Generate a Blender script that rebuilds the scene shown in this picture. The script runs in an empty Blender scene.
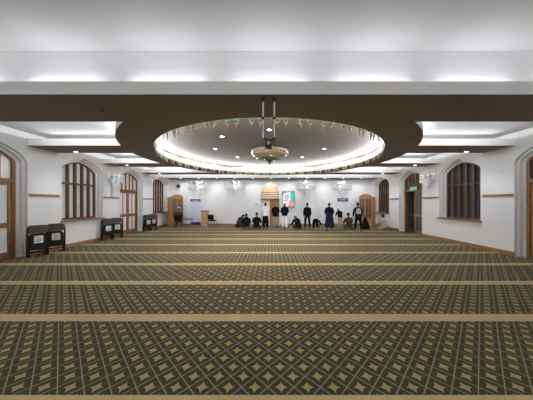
import bpy, bmesh, math, random
from mathutils import Vector, Matrix, geometry
random.seed(7)
C = bpy.context.scene.collection
PI = math.pi
R = math.radians

# ------------------------------------------------------------------ camera, world, lights, exposure
F = 210.0            # focal length in pixels of the 533 px wide frame
EYE = 1.70
cam_d = bpy.data.cameras.new('camera')
cam = bpy.data.objects.new('camera', cam_d)
C.objects.link(cam)
cam_d.sensor_width = 36.0
cam_d.lens = F / 533.0 * 36.0
cam_d.shift_y = 3.0 / 533.0
cam_d.shift_x = -4.5 / 533.0
cam_d.clip_start = 0.05
cam.location = (0, 0, EYE)
cam.rotation_euler = (R(90), 0, 0)
bpy.context.scene.camera = cam

world = bpy.data.worlds.new('night')
bpy.context.scene.world = world
world.use_nodes = True
world.node_tree.nodes['Background'].inputs[0].default_value = (0.05, 0.07, 0.1, 1)
world.node_tree.nodes['Background'].inputs[1].default_value = 0.15

vs = bpy.context.scene.view_settings
vs.view_transform = 'Standard'
vs.look = 'None'
vs.gamma = 1
vs.use_curve_mapping = False
vs.exposure = 0.70
bpy.context.scene.cycles.max_bounces = 10
bpy.context.scene.cycles.diffuse_bounces = 6
bpy.context.scene.cycles.sample_clamp_indirect = 6

W = 7.73             # half width of the hall
FAR = 16.0           # the wall the people face
BACK = -3.2          # wall behind the camera
SOF = 3.52           # underside of the soffit
LIP = 3.74           # top of the soffit lips
CEIL = 3.93          # ceiling above the coves
HIGH = 4.48          # raised ceiling at the near end
DC = (-0.05, 8.62)   # centre of the round opening
R1, R2 = 4.15, 5.10
COVE = (0.93, 0.95, 1.0)
WARM = (0.95, 0.965, 1.0)


def area_light(name, loc, direction, sx, sy, power, col=COVE, spread=180):
    d = bpy.data.lights.new(name, 'AREA')
    d.shape = 'RECTANGLE'
    d.size, d.size_y = sx, sy
    d.energy = power
    d.color = col
    d.spread = R(spread)
    o = bpy.data.objects.new(name, d)
    C.objects.link(o)
    o.location = loc
    z = -Vector(direction).normalized()
    x = Vector((0, 0, 1)).cross(z)
    x = x.normalized() if x.length > 1e-3 else Vector((1, 0, 0))
    y = z.cross(x)
    o.rotation_euler = Matrix((x, y, z)).transposed().to_euler()
    return o


# LED runs lying in the coves
K_RING, K_REC, K_FRONT = 16, 2.0, 2.2
for k in range(40):
    a = 2 * PI * (k + .5) / 40
    c, s = math.cos(a), math.sin(a)
    area_light('cove_or_fill_lamp', (DC[0] + 4.32 * c, DC[1] + 4.32 * s, LIP + .03), (-c, -s, .22), .66, .05, K_RING)
STRIPS = [(3.52, 4.70), (6.65, 7.64), (9.62, 10.55), (12.55, 13.42), (15.2, FAR)]
REC = [(4.70, 6.65), (7.64, 9.62), (10.55, 12.55)]
for (a, b) in REC:
    for s in (-1, 1):
        area_light('cove_or_fill_lamp', (s * 5.7, a - .10, LIP + .05), (0, 1, .16), 2.9, .05, K_REC * 6, COVE, 80)
        area_light('cove_or_fill_lamp', (s * 5.7, b + .30, LIP + .05), (0, -1, .16), 2.9, .05, K_REC * 1.8, COVE, 80)
    for sgn in (-1, 1):
        for k in range(5):
            ang = math.asin(max(-1, min(1, (a + (k + .5) * (b - a) / 5 - DC[1]) / 4.92)))
            c, s = sgn * math.cos(ang), math.sin(ang)
            area_light('cove_or_fill_lamp', (DC[0] + 4.9 * c, DC[1] + 4.9 * s, LIP + .03), (c, s, .3), .4, .05, K_REC * .6)
for k in range(7):
    area_light('cove_or_fill_lamp', (-6.3 + 2.1 * k, 13.42 - .14, LIP + .03), (0, 1, .15), 2.0, .05, K_REC * 6.0)
    area_light('cove_or_fill_lamp', (-6.3 + 2.1 * k, 15.2 + .14, LIP + .03), (0, -1, .5), 2.0, .05, K_REC * 1.8)
for k in range(-3, 4):
    area_light('cove_or_fill_lamp', (k * 1.85 - .02, 3.70, LIP + .03), (0, .15, 1), 1.35, .05, K_FRONT)

# ------------------------------------------------------------------ helpers
class MB:
    def __init__(self):
        self.v, self.f, self.m = [], [], []

    def add(self, vs_, fs, mi=0):
        o = len(self.v)
        self.v += [tuple(p) for p in vs_]
        for f in fs:
            self.f.append(tuple(i + o for i in f))
            self.m.append(mi)
        return self

    def box(self, c, s, mi=0, rot=None):
        x, y, z = s[0] / 2, s[1] / 2, s[2] / 2
        p = [Vector((i, j, k)) for i in (-x, x) for j in (-y, y) for k in (-z, z)]
        if rot is not None:
            p = [rot @ q for q in p]
        c = Vector(c)
        return self.add([c + q for q in p], [(0, 1, 3, 2), (4, 6, 7, 5), (0, 4, 5, 1), (2, 3, 7, 6), (0, 2, 6, 4), (1, 5, 7, 3)], mi)

    def bar(self, p0, p1, w, h, mi=0):
        p0, p1 = Vector(p0), Vector(p1)
        d = p1 - p0
        return self.box((p0 + p1) / 2, (w, h, d.length), mi, d.to_track_quat('Z', 'X').to_matrix())

    def tube(self, pts, r, n=8, mi=0, caps=True):
        pts = [Vector(p) for p in pts]
        rr = r if isinstance(r, (list, tuple)) else [r] * len(pts)
        ring, up = [], None
        for i, p in enumerate(pts):
            a = pts[max(0, i - 1)]
            b = pts[min(len(pts) - 1, i + 1)]
            t = (b - a).normalized()
            if up is None:
                up = Vector((0, 0, 1)) if abs(t.z) < .9 else Vector((1, 0, 0))
            x = (up - t * up.dot(t))
            if x.length < 1e-5:
                x = t.orthogonal()
            x.normalize()
            up = x
            y = t.cross(x)
            ring.append([p + (x * math.cos(2 * PI * k / n) + y * math.sin(2 * PI * k / n)) * rr[i] for k in range(n)])
        vs_ = [q for rg in ring for q in rg]
        fs = []
        for i in range(len(pts) - 1):
            for k in range(n):
                fs.append((i * n + k, i * n + (k + 1) % n, (i + 1) * n + (k + 1) % n, (i + 1) * n + k))
        if caps:
            fs.append(tuple(range(n - 1, -1, -1)))
            fs.append(tuple(range((len(pts) - 1) * n, len(pts) * n)))
        return self.add(vs_, fs, mi)

    def loft(self, rings, mi=0, caps=True):
        n = len(rings[0])
        vs_ = [q for rg in rings for q in rg]
        fs = []
        for i in range(len(rings) - 1):
            for k in range(n):
                fs.append((i * n + k, i * n + (k + 1) % n, (i + 1) * n + (k + 1) % n, (i + 1) * n + k))
        if caps:
            fs.append(tuple(range(n - 1, -1, -1)))
            fs.append(tuple(range((len(rings) - 1) * n, len(rings) * n)))
        return self.add(vs_, fs, mi)

    def lathe(self, prof, c=(0, 0, 0), n=24, mi=0, caps=True):
        return self.loft([[Vector((c[0] + r * math.cos(2 * PI * k / n), c[1] + r * math.sin(2 * PI * k / n), c[2] + z)) for k in range(n)] for r, z in prof], mi, caps)

    def ball(self, c, s, mi=0, n=12, m=8, rot=None):
        rings = []
        c = Vector(c)
        for i in range(m + 1):
            ph = -PI / 2 + PI * i / m
            r = max(math.cos(ph), .02)
            rg = []
            for k in range(n):
                q = Vector((s[0] * r * math.cos(2 * PI * k / n), s[1] * r * math.sin(2 * PI * k / n), s[2] * math.sin(ph)))
                rg.append(c + (rot @ q if rot is not None else q))
            rings.append(rg)
        return self.loft(rings, mi)

    def prism(self, poly, fn, d0, d1, mi=0):
        """poly: closed 2D outline; fn(u, z, d) gives the 3D point; extruded from d0 to d1."""
        n = len(poly)
        vs_ = [fn(u, z, d0) for u, z in poly] + [fn(u, z, d1) for u, z in poly]
        fs = [tuple(range(n - 1, -1, -1)), tuple(range(n, 2 * n))]
        for i in range(n):
            j = (i + 1) % n
            fs.append((i, j, n + j, n + i))
        return self.add(vs_, fs, mi)

    def band(self, outer, inner, fn, d0, d1, mi=0, closed=False):
        """solid between two open paths of equal length."""
        n = len(outer)
        vs_ = [fn(u, z, d) for d in (d0, d1) for path in (outer, inner) for u, z in path]
        fs = []
        rng = range(n if closed else n - 1)
        for i in rng:
            j = (i + 1) % n
            fs += [(i, j, n + j, n + i), (2 * n + i, 3 * n + i, 3 * n + j, 2 * n + j), (i, 2 * n + i, 2 * n + j, j), (n + i, n + j, 3 * n + j, 3 * n + i)]
        if not closed:
            fs += [(0, n, 3 * n, 2 * n), (n - 1, 3 * n - 1, 4 * n - 1, 2 * n - 1)]
        return self.add(vs_, fs, mi)

    def region(self, loops, inside, fn, d0, d1, mi=0):
        """triangulated plane region bounded by loops, kept where inside(u, v); extruded d0..d1."""
        pts, edges = [], []
        for lp in loops:
            o = len(pts)
            pts += [Vector(p) for p in lp]
            edges += [(o + i, o + (i + 1) % len(lp)) for i in range(len(lp))]
        v2, e2, f2, *_ = geometry.delaunay_2d_cdt(pts, edges, [], 0, 1e-5)
        keep = []
        for f in f2:
            c = sum((v2[i] for i in f), Vector((0, 0))) / len(f)
            if inside(c.x, c.y):
                keep.append(tuple(f))
        n = len(v2)
        vs_ = [fn(p.x, p.y, d0) for p in v2] + [fn(p.x, p.y, d1) for p in v2]
        fs = list(keep) + [tuple(n + i for i in reversed(f)) for f in keep]
        cnt = {}
        for f in keep:
            for i in range(len(f)):
                a, b = f[i], f[(i + 1) % len(f)]
                k = (min(a, b), max(a, b))
                cnt[k] = cnt.get(k, 0) + 1
        for (a, b), q in cnt.items():
            if q == 1:
                fs.append((a, b, n + b, n + a))
        return self.add(vs_, fs, mi)

    def build(self, name, mats, parent=None, smooth=False, bevel=0, loc=None, rotz=0):
        me = bpy.data.meshes.new(name)
        me.from_pydata(self.v, [], self.f)
        for m in (mats if isinstance(mats, (list, tuple)) else [mats]):
            me.materials.append(m)
        for p, mi in zip(me.polygons, self.m):
            p.material_index = mi
        bm = bmesh.new()
        bm.from_mesh(me)
        used = [v for v in bm.verts if not v.link_faces]
        bmesh.ops.delete(bm, geom=used, context='VERTS')
        bmesh.ops.recalc_face_normals(bm, faces=bm.faces)
        bm.to_mesh(me)
        bm.free()
        if smooth:
            for p in me.polygons:
                p.use_smooth = True
            me.set_sharp_from_angle(angle=R(40))
        o = bpy.data.objects.new(name, me)
        C.objects.link(o)
        if bevel:
            b = o.modifiers.new('bevel', 'BEVEL')
            b.width = bevel
            b.segments = 2
            b.limit_method = 'ANGLE'
        if parent is not None:
            o.parent = parent
        if loc is not None:
            o.location = loc
            o.rotation_euler = (0, 0, rotz)
        return o


def thing(name, label, cat, loc=(0, 0, 0), rotz=0, group=None):
    o = bpy.data.objects.new(name, None)
    o.empty_display_size = .1
    C.objects.link(o)
    o.location = loc
    o.rotation_euler = (0, 0, rotz)
    return tag(o, label, cat, group)


def tag(o, label, cat, group=None):
    o['label'] = label
    o['category'] = cat
    if group:
        o['group'] = group
    return o


def struct(o):
    o['kind'] = 'structure'
    return o


def dup(root, loc, rotz=0, label=None):
    r = root.copy()
    C.objects.link(r)
    r.location = loc
    r.rotation_euler = (0, 0, rotz)
    if label:
        r['label'] = label
    for ch in list(root.children):
        c = ch.copy()
        C.objects.link(c)
        c.parent = r
        for g in list(ch.children):
            d = g.copy()
            C.objects.link(d)
            d.parent = c
    return r


def X(px, Z):
    return (px - 271.0) / F * Z


# ------------------------------------------------------------------ materials
def mat(name, col, rough=.6, metal=0, var=.0, scale=20, spec=.5, trans=0, emit=None, estr=0, alpha=1, bump=0):
    m = bpy.data.materials.new(name)
    m.use_nodes = True
    nt = m.node_tree
    b = nt.nodes['Principled BSDF']
    b.inputs['Base Color'].default_value = (*col, 1)
    b.inputs['Roughness'].default_value = rough
    b.inputs['Metallic'].default_value = metal
    b.inputs['Specular IOR Level'].default_value = spec
    b.inputs['Transmission Weight'].default_value = trans
    b.inputs['Alpha'].default_value = alpha
    if emit:
        b.inputs['Emission Color'].default_value = (*emit, 1)
        b.inputs['Emission Strength'].default_value = estr
    if var or bump:
        tc = nt.nodes.new('ShaderNodeTexCoord')
        nz = nt.nodes.new('ShaderNodeTexNoise')
        nz.inputs['Scale'].default_value = scale
        nz.inputs['Detail'].default_value = 4
        nt.links.new(tc.outputs['Object'], nz.inputs['Vector'])
        if var:
            mx = nt.nodes.new('ShaderNodeMix')
            mx.data_type = 'RGBA'
            mx.inputs[6].default_value = (*[c * (1 - var) for c in col], 1)
            mx.inputs[7].default_value = (*[min(1, c * (1 + var)) for c in col], 1)
            nt.links.new(nz.outputs['Fac'], mx.inputs[0])
            nt.links.new(mx.outputs[2], b.inputs['Base Color'])
        if bump:
            bp = nt.nodes.new('ShaderNodeBump')
            bp.inputs['Strength'].default_value = bump
            bp.inputs['Distance'].default_value = .01
            nt.links.new(nz.outputs['Fac'], bp.inputs['Height'])
            nt.links.new(bp.outputs['Normal'], b.inputs['Normal'])
    return m


def wood(name, col, dark, scale=6, axis='Z'):
    m = mat(name, col, .45)
    nt = m.node_tree
    b = nt.nodes['Principled BSDF']
    tc = nt.nodes.new('ShaderNodeTexCoord')
    mp = nt.nodes.new('ShaderNodeMapping')
    st = {'Z': (9, 9, .8), 'Y': (9, .8, 9), 'X': (.8, 9, 9)}[axis]
    mp.inputs['Scale'].default_value = st
    nz = nt.nodes.new('ShaderNodeTexNoise')
    nz.inputs['Scale'].default_value = scale
    nz.inputs['Detail'].default_value = 5
    nz.inputs['Distortion'].default_value = .6
    rp = nt.nodes.new('ShaderNodeValToRGB')
    rp.color_ramp.elements[0].position = .35
    rp.color_ramp.elements[0].color = (*dark, 1)
    rp.color_ramp.elements[1].position = .65
    rp.color_ramp.elements[1].color = (*col, 1)
    nt.links.new(tc.outputs['Object'], mp.inputs[0])
    nt.links.new(mp.outputs[0], nz.inputs['Vector'])
    nt.links.new(nz.outputs['Fac'], rp.inputs[0])
    nt.links.new(rp.outputs[0], b.inputs['Base Color'])
    return m


def carpet():
    m = bpy.data.materials.new('patterned carpet')
    m.use_nodes = True
    nt = m.node_tree
    N, L = nt.nodes, nt.links
    b = N['Principled BSDF']
    b.inputs['Roughness'].default_value = .95
    b.inputs['Specular IOR Level'].default_value = .12
    b.inputs['Sheen Weight'].default_value = .07
    b.inputs['Sheen Roughness'].default_value = .45
    b.inputs['Sheen Tint'].default_value = (.75, .70, .44, 1)
    tc = N.new('ShaderNodeTexCoord')
    sp = N.new('ShaderNodeSeparateXYZ')
    L.new(tc.outputs['Object'], sp.inputs[0])

    def M(op, a, b_=None, c=None):
        n = N.new('ShaderNodeMath')
        n.operation = op
        for i, v in enumerate((a, b_, c)):
            if v is None:
                continue
            if isinstance(v, (int, float)):
                n.inputs[i].default_value = v
            else:
                L.new(v, n.inputs[i])
        return n.outputs[0]
    p = .243
    x = M('ADD', sp.outputs['X'], .15)
    y = M('SUBTRACT', sp.outputs['Y'], 1.817)
    u = M('DIVIDE', M('ADD', x, y), p)
    v = M('DIVIDE', M('SUBTRACT', x, y), p)
    a = M('ABSOLUTE', M('SUBTRACT', M('FRACT', u), .5))
    c = M('ABSOLUTE', M('SUBTRACT', M('FRACT', v), .5))

    def petal(s, t):
        e = M('DIVIDE', M('SUBTRACT', .5, s), .315)
        f = M('DIVIDE', t, .40)
        return M('ADD', M('MULTIPLY', e, e), M('MULTIPLY', f, f))
    lens = M('MAXIMUM', M('LESS_THAN', M('MINIMUM', petal(a, c), petal(c, a)), 1.0), M('GREATER_THAN', M('ADD', a, c), .68))
    line = M('GREATER_THAN', M('MAXIMUM', a, c), .5 - .016)
    nz = N.new('ShaderNodeTexNoise')
    nz.inputs['Scale'].default_value = 90
    nz.inputs['Detail'].default_value = 3
    L.new(tc.outputs['Object'], nz.inputs['Vector'])
    nz2 = N.new('ShaderNodeTexNoise')
    nz2.inputs['Scale'].default_value = 1.3
    nz2.inputs['Detail'].default_value = 3
    L.new(tc.outputs['Object'], nz2.inputs['Vector'])

    def mix(f, c1, c2):
        n = N.new('ShaderNodeMix')
        n.data_type = 'RGBA'
        L.new(f, n.inputs[0])
        for i, q in ((6, c1), (7, c2)):
            if isinstance(q, tuple):
                n.inputs[i].default_value = (*q, 1)
            else:
                L.new(q, n.inputs[i])
        return n.outputs[2]
    dark = mix(nz.outputs['Fac'], (.022, .020, .008), (.044, .041, .018))
    tan = mix(nz.outputs['Fac'], (.18, .140, .060), (.30, .238, .108))
    base = mix(lens, tan, dark)
    vein = M('GREATER_THAN', M('MAXIMUM', a, c), .5 - .075)
    base = mix(vein, base, mix(nz.outputs['Fac'], (.040, .037, .018), (.066, .061, .031)))
    base = mix(line, base, (.23, .215, .155))
    yb = M('FRACT', M('DIVIDE', M('SUBTRACT', sp.outputs['Y'], 3.02 - 1.36 * 6), 1.36))
    band = M('LESS_THAN', yb, .20 / 1.36)
    base = mix(band, base, mix(nz.outputs['Fac'], (.265, .198, .094), (.405, .312, .165)))
    hs = N.new('ShaderNodeHueSaturation')
    L.new(base, hs.inputs['Color'])
    L.new(M('MULTIPLY_ADD', nz2.outputs['Fac'], .35, .83), hs.inputs['Value'])
    L.new(hs.outputs[0], b.inputs['Base Color'])
    bp = N.new('ShaderNodeBump')
    bp.inputs['Strength'].default_value = .3
    bp.inputs['Distance'].default_value = .004
    L.new(nz.outputs['Fac'], bp.inputs['Height'])
    L.new(bp.outputs['Normal'], b.inputs['Normal'])
    return m


M_WALL = mat('painted plaster', (.78, .78, .79), .7, var=.02, scale=3)
M_CEIL = mat('ceiling paint', (.80, .80, .81), .85, var=.015, scale=2)
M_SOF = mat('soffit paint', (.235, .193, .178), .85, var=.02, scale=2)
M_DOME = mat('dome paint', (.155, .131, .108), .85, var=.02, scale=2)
M_LIPM = mat('fascia paint', (.72, .71, .70), .8, var=.02, scale=2)
M_CARPET = carpet()
M_OAK = wood('oak joinery', (.30, .15, .055), (.20, .095, .034))
M_OAKY = wood('oak rail', (.36, .19, .072), (.25, .12, .042), axis='Y')
M_DARKW = wood('dark joinery', (.15, .075, .032), (.095, .046, .02))
M_PINE = wood('cabinet wood', (.44, .21, .075), (.33, .145, .045))
M_PINEL = wood('lectern wood', (.60, .36, .17), (.50, .28, .12))
M_FROST = mat('frosted glass', (.80, .80, .82), .22, var=.03, scale=2, spec=.5)
M_NIGHT = mat('night glass', (.055, .07, .10), .06, spec=.6)
M_GLASSD = mat('cabinet glass', (.10, .09, .08), .08, spec=.6)
M_BLACK = mat('black plastic', (.012, .012, .013), .45)
M_IRON = mat('black iron', (.03, .028, .026), .4, metal=.6)
M_CHROME = mat('polished steel', (.85, .85, .86), .18, metal=1)
M_WHITEP = mat('white plastic', (.82, .82, .82), .35)
M_PAPER = mat('white paper', (.85, .86, .88), .8)
M_INK = mat('print', (.12, .12, .14), .8)
M_LAMP = mat('lamp lens', (1, 1, 1), .4, emit=(1, .97, .9), estr=14)
M_LAMPW = mat('small lamp lens', (1, 1, 1), .4, emit=(1, .97, .92), estr=8)
M_CRYSTAL = mat('crystal', (.92, .92, .93), .22, spec=.6, trans=.1)
M_CRYSTALD = mat('smoked crystal', (.62, .62, .64), .2, spec=.7, trans=.1)
M_AMBER = mat('amber glass', (.24, .185, .125), .18, spec=.8, trans=.25)
M_GOLD = mat('brushed gold', (.36, .28, .18), .3, metal=.9)
M_STONE = mat('niche stone', (.62, .53, .42), .6, var=.06, scale=8)
M_STONED = mat('niche joint', (.28, .21, .14), .7)
M_MARBLE = mat('pale marble', (.75, .68, .64), .4, var=.05, scale=6)
M_NAVY = mat('navy print', (.012, .03, .12), .5)
M_BANNER = mat('banner cloth', (.62, .68, .80), .6)
M_BANTX = mat('banner print', (.50, .57, .72), .6)
M_GREEN = mat('sign green', (.22, .48, .33), .4, emit=(.2, .55, .35), estr=.15)
M_SIGNW = mat('sign white', (.9, .9, .9), .5)
M_CUSH = mat('grey brown vinyl', (.10, .08, .068), .45, var=.1, scale=12)
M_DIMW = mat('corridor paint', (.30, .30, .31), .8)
M_SKIN = mat('skin', (.42, .26, .18), .55)
M_SKIN2 = mat('lighter skin', (.58, .40, .31), .55)
M_EYE = mat('eye', (.03, .02, .02), .2)
M_LIPS = mat('lips', (.33, .14, .12), .5)

# ------------------------------------------------------------------ setting: floor, walls, ceilings
struct(MB().box((0, (BACK + FAR) / 2, -.05), (2 * W + 1.4, FAR - BACK + 1.2, .1)).build('floor', M_CARPET))

BAYS = [5.72, 8.70, 11.70, 14.70]
KIND = ['door', 'window', 'door', 'window']
SILL = 1.03


def arch_z(t, spring, rise):
    return spring + rise * (1 - min(1, abs(t)) ** 1.45) ** .62


def arch_path(hw, base, spring, rise, n=22):
    pts = [(-hw, base)]
    for i in range(n + 1):
        t = -math.cos(PI * i / n)
        if abs(t) > .999999:
            t = math.copysign(1, t)
        pts.append((hw * t, arch_z(t, spring, rise)))
    pts.append((hw, base))
    return pts


LAYERS = [(0, .09, .95, 2.98, .53), (.09, .20, .885, 2.97, .475), (.20, .50, .815, 2.96, .42)]


def side_fn(s):
    return lambda u, z, d: Vector((s * (W + d), u, z))


def opening_test(layer):
    _, _, hw, sp, rise = layer

    def t(u, z):
        for c, k in zip(BAYS, KIND):
            base = SILL if k == 'window' else 0
            if abs(u - c) < hw and base < z < arch_z((u - c) / hw, sp, rise):
                return False
        return True
    return t


for s, nm in ((-1, 'wall_left'), (1, 'wall_right')):
    mb = MB()
    for L_ in LAYERS:
        d0, d1, hw, sp, rise = L_
        loops = [[(BACK, 0), (FAR + .5, 0), (FAR + .5, HIGH + .1), (BACK, HIGH + .1)]]
        for c, k in zip(BAYS, KIND):
            loops.append([(c + u, z) for u, z in arch_path(hw, SILL if k == 'window' else 0, sp, rise)])
        mb.region(loops, opening_test(L_), side_fn(s), d0, d1)
    struct(mb.build(nm, M_WALL))

# far wall with the niche opening
MX = -.08
N_HW, N_SP, N_RISE = .72, 2.55, .66


def far_fn(u, z, d):
    return Vector((u, FAR + d, z))


mb = MB()
mb.region([[(-W - .5, 0), (W + .5, 0), (W + .5, HIGH), (-W - .5, HIGH)], [(MX + u, z) for u, z in arch_path(N_HW, 0, N_SP, N_RISE)]],
          lambda u, z: not (abs(u - MX) < N_HW and z < arch_z((u - MX) / N_HW, N_SP, N_RISE)), far_fn, 0, .5)
struct(mb.build('wall_far', M_WALL))
struct(MB().box((0, BACK - .1, HIGH / 2), (2 * W + 1, .2, HIGH + .2)).build('wall_behind', M_WALL))
for k in range(-3, 4):  # unseen fill lights added on the wall behind, to brighten the near fascia
    area_light('cove_or_fill_lamp', (k * 2.0, BACK + .12, 3.9), (0, .5, 1), 1.6, .05, 20)


FACE = 3.84
struct(MB().box((0, (FACE + .1 + FAR + .5) / 2, CEIL + .05), (2 * W + 1, FAR + .4 - FACE, .1)).build('ceiling', M_CEIL))
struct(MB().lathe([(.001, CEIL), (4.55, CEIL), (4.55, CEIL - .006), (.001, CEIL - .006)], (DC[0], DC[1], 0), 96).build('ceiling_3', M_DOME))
mb = MB()
mb.box((0, (BACK + FACE) / 2, HIGH + .05), (2 * W + 1, FACE - BACK + .2, .1))
mb.box((0, FACE + .05, (LIP + HIGH) / 2 + .0), (2 * W, .1, HIGH - LIP - .005))
struct(mb.build('ceiling_2', M_CEIL))

# soffit: round ring, cross strips and the near fascia
def in_soffit(x, y):
    r = math.hypot(x - DC[0], y - DC[1])
    if r < R1:
        return False
    return r < R2 or any(a < y < b for a, b in STRIPS)


loops = [[(DC[0] + r * math.cos(2 * PI * k / 120), DC[1] + r * math.sin(2 * PI * k / 120)) for k in range(120)] for r in (R1, R2)]
for a, b in STRIPS:
    loops.append([(-W, a), (W, a), (W, b), (-W, b)])
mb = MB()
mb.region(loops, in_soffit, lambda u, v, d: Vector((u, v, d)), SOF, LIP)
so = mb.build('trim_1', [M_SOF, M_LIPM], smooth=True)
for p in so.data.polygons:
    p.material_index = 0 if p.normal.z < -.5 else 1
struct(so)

# skirting boards and coat rails
for s, nm in ((-1, 'baseboard_left'), (1, 'baseboard_right')):
    mb = MB()
    edges = [BACK] + [c + e * .95 for c in (BAYS[0], BAYS[2]) for e in (-1, 1)] + [FAR - .012]
    for a, b in zip(edges[::2], edges[1::2]):
        mb.box((s * (W - .011), (a + b) / 2, .065), (.022, b - a, .13))
        mb.box((s * (W - .008), (a + b) / 2, .137), (.016, b - a, .014))
    struct(mb.build(nm, M_OAKY))
mb = MB()
for a, b in ((-W + .023, MX - .80), (MX + .80, W - .023)):
    mb.box(((a + b) / 2, FAR - .011, .065), (b - a, .022, .13))
struct(mb.build('baseboard_far', wood('oak skirting', (.36, .19, .072), (.25, .12, .042), axis='X')))
n_trim = 2
for s in (-1, 1):
    for a, b in ((6.70, 7.66), (9.68, 10.68), (12.68, 13.68)):
        mb = MB()
        mb.box((s * (W - .012), (a + b) / 2, 1.955), (.024, b - a, .085))
        mb.box((s * (W - .015), (a + b) / 2, 1.985), (.03, b - a, .012))
        o = mb.build('trim_%d' % n_trim, M_OAKY, bevel=.003)
        struct(o)
        n_trim += 1


# ------------------------------------------------------------------ windows and doors
def window(num, s, c, pane):
    fn = lambda u, z, d: Vector((s * d, u, z))
    root = bpy.data.objects.new('window_%d' % num, None)
    C.objects.link(root)
    root.location = (s * W, c, 0)
    struct(root)
    hw, sp, rise = .815, 2.96, .42
    wd = M_DARKW
    out = arch_path(hw, SILL + .02, sp, rise)
    inn = arch_path(hw - .065, SILL + .08, sp, rise - .05)
    mb = MB().band(out, inn, fn, .23, .36)
    mb.prism([(-hw, SILL + .0), (hw, SILL + .0), (hw, SILL + .085), (-hw, SILL + .085)], fn, .235, .355)
    mb.build('window_frame', wd, root)
    for k in range(1, 5):
        u = -hw + .03 + (2 * hw - .06) * k / 5
        MB().prism([(u - .034, SILL + .06), (u + .034, SILL + .06), (u + .034, arch_z((u + .03) / hw, sp, rise) - .02), (u - .034, arch_z((u - .03) / hw, sp, rise) - .02)], fn, .20, .36).build('mullion', wd, root)
    MB().prism([(-hw + .03, 2.44), (hw - .03, 2.44), (hw - .03, 2.505), (-hw + .03, 2.505)], fn, .215, .35).build('transom', wd, root)
    MB().prism(arch_path(hw - .03, SILL + .05, sp, rise - .03), fn, .30, .312).build('pane', pane, root)
    MB().prism([(-1.0, SILL - .035), (1.0, SILL - .035), (1.0, SILL + .012), (-1.0, SILL + .012)], fn, -.07, .24).build('window_sill', M_OAK, root, bevel=.006)
    return root


def leaf(root, fn, u0, u1, pane, wd, hinge_out=False):
    """one door leaf between u0 and u1 in the plane d=.25"""
    z0, z1 = .015, 2.34
    st = .095
    mb = MB()
    for a in (u0, u1 - st):
        mb.prism([(a, z0), (a + st, z0), (a + st, z1), (a, z1)], fn, .25, .30)
    for a, b in ((z0, z0 + .2), (.95, 1.10), (z1 - .1, z1)):
        mb.prism([(u0 + st, a), (u1 - st, a), (u1 - st, b), (u0 + st, b)], fn, .25, .30)
    um = (u0 + u1) / 2
    for a, b in ((z0 + .2, .95), (1.10, z1 - .1)):
        mb.prism([(um - .022, a), (um + .022, a), (um + .022, b), (um - .022, b)], fn, .255, .295)
    lf = mb.build('door_leaf', wd, root)
    MB().prism([(u0 + st, z0 + .2), (u1 - st, z0 + .2), (u1 - st, z1 - .1), (u0 + st, z1 - .1)], fn, .272, .278).build('pane', pane, lf)
    return lf


def door(num, s, c, pane, opened=False):
    fn = lambda u, z, d: Vector((s * d, u, z))
    root = bpy.data.objects.new('door_%d' % num, None)
    C.objects.link(root)
    root.location = (s * W, c, 0)
    struct(root)
    hw, sp, rise = .815, 2.96, .42
    wd = M_OAK
    MB().band(arch_path(hw, 0, sp, rise), arch_path(hw - .075, 0, sp, rise - .06), fn, .22, .37).build('door_frame', wd, root)
    MB().prism([(-hw + .04, 2.345), (hw - .04, 2.345), (hw - .04, 2.445), (-hw + .04, 2.445)], fn, .215, .36).build('transom', wd, root)
    for u in (-.44, -.15, .15, .44):
        MB().prism([(u - .026, 2.43), (u + .026, 2.43), (u + .026, arch_z(u / hw, sp, rise) - .04), (u - .026, arch_z(u / hw, sp, rise) - .04)], fn, .235, .34).build('mullion', wd, root)
    MB().prism(arch_path(hw - .04, 2.42, sp, rise - .04), fn, .29, .30).build('fanlight_pane', pane, root)
    e = hw - .078
    lf = leaf(root, fn, -e, -.004, pane, wd)
    hb = MB().box((s * .235, -.06, 1.05), (.03, .035, .22)).box((s * .222, -.115, 1.07), (.02, .11, .02))
    hb.build('door_handle', M_CHROME, lf)
    if opened:
        # far leaf swung outwards into the passage
        lf2 = leaf(root, lambda u, z, d: Vector((s * (.30 + (e - u)), e - .06 + (d - .25), z)), .004, e, pane, M_DARKW)
    else:
        lf2 = leaf(root, fn, .004, e, pane, wd)
        MB().box((s * .235, .06, 1.05), (.03, .035, .22)).box((s * .222, .115, 1.07), (.02, .11, .02)).build('door_handle', M_CHROME, lf2)
    return root


door(1, -1, BAYS[0], M_FROST)
window(1, -1, BAYS[1], M_FROST)
door(2, -1, BAYS[2], M_FROST)
window(2, -1, BAYS[3], M_FROST)
door(3, 1, BAYS[0], M_NIGHT)
window(3, 1, BAYS[1], M_NIGHT)
door(4, 1, BAYS[2], M_NIGHT, True)
window(4, 1, BAYS[3], M_NIGHT)

# passage behind the open door
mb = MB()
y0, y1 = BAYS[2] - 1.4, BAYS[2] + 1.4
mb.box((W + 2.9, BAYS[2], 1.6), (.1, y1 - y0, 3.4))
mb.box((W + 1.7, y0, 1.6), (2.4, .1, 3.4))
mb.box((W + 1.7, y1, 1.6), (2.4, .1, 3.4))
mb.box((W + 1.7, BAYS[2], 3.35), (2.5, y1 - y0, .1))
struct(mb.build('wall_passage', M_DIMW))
struct(MB().box((W + 1.85, BAYS[2], -.045), (2.3, y1 - y0, .09)).build('floor_passage', mat('passage carpet', (.05, .05, .04), .9)))

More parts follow.
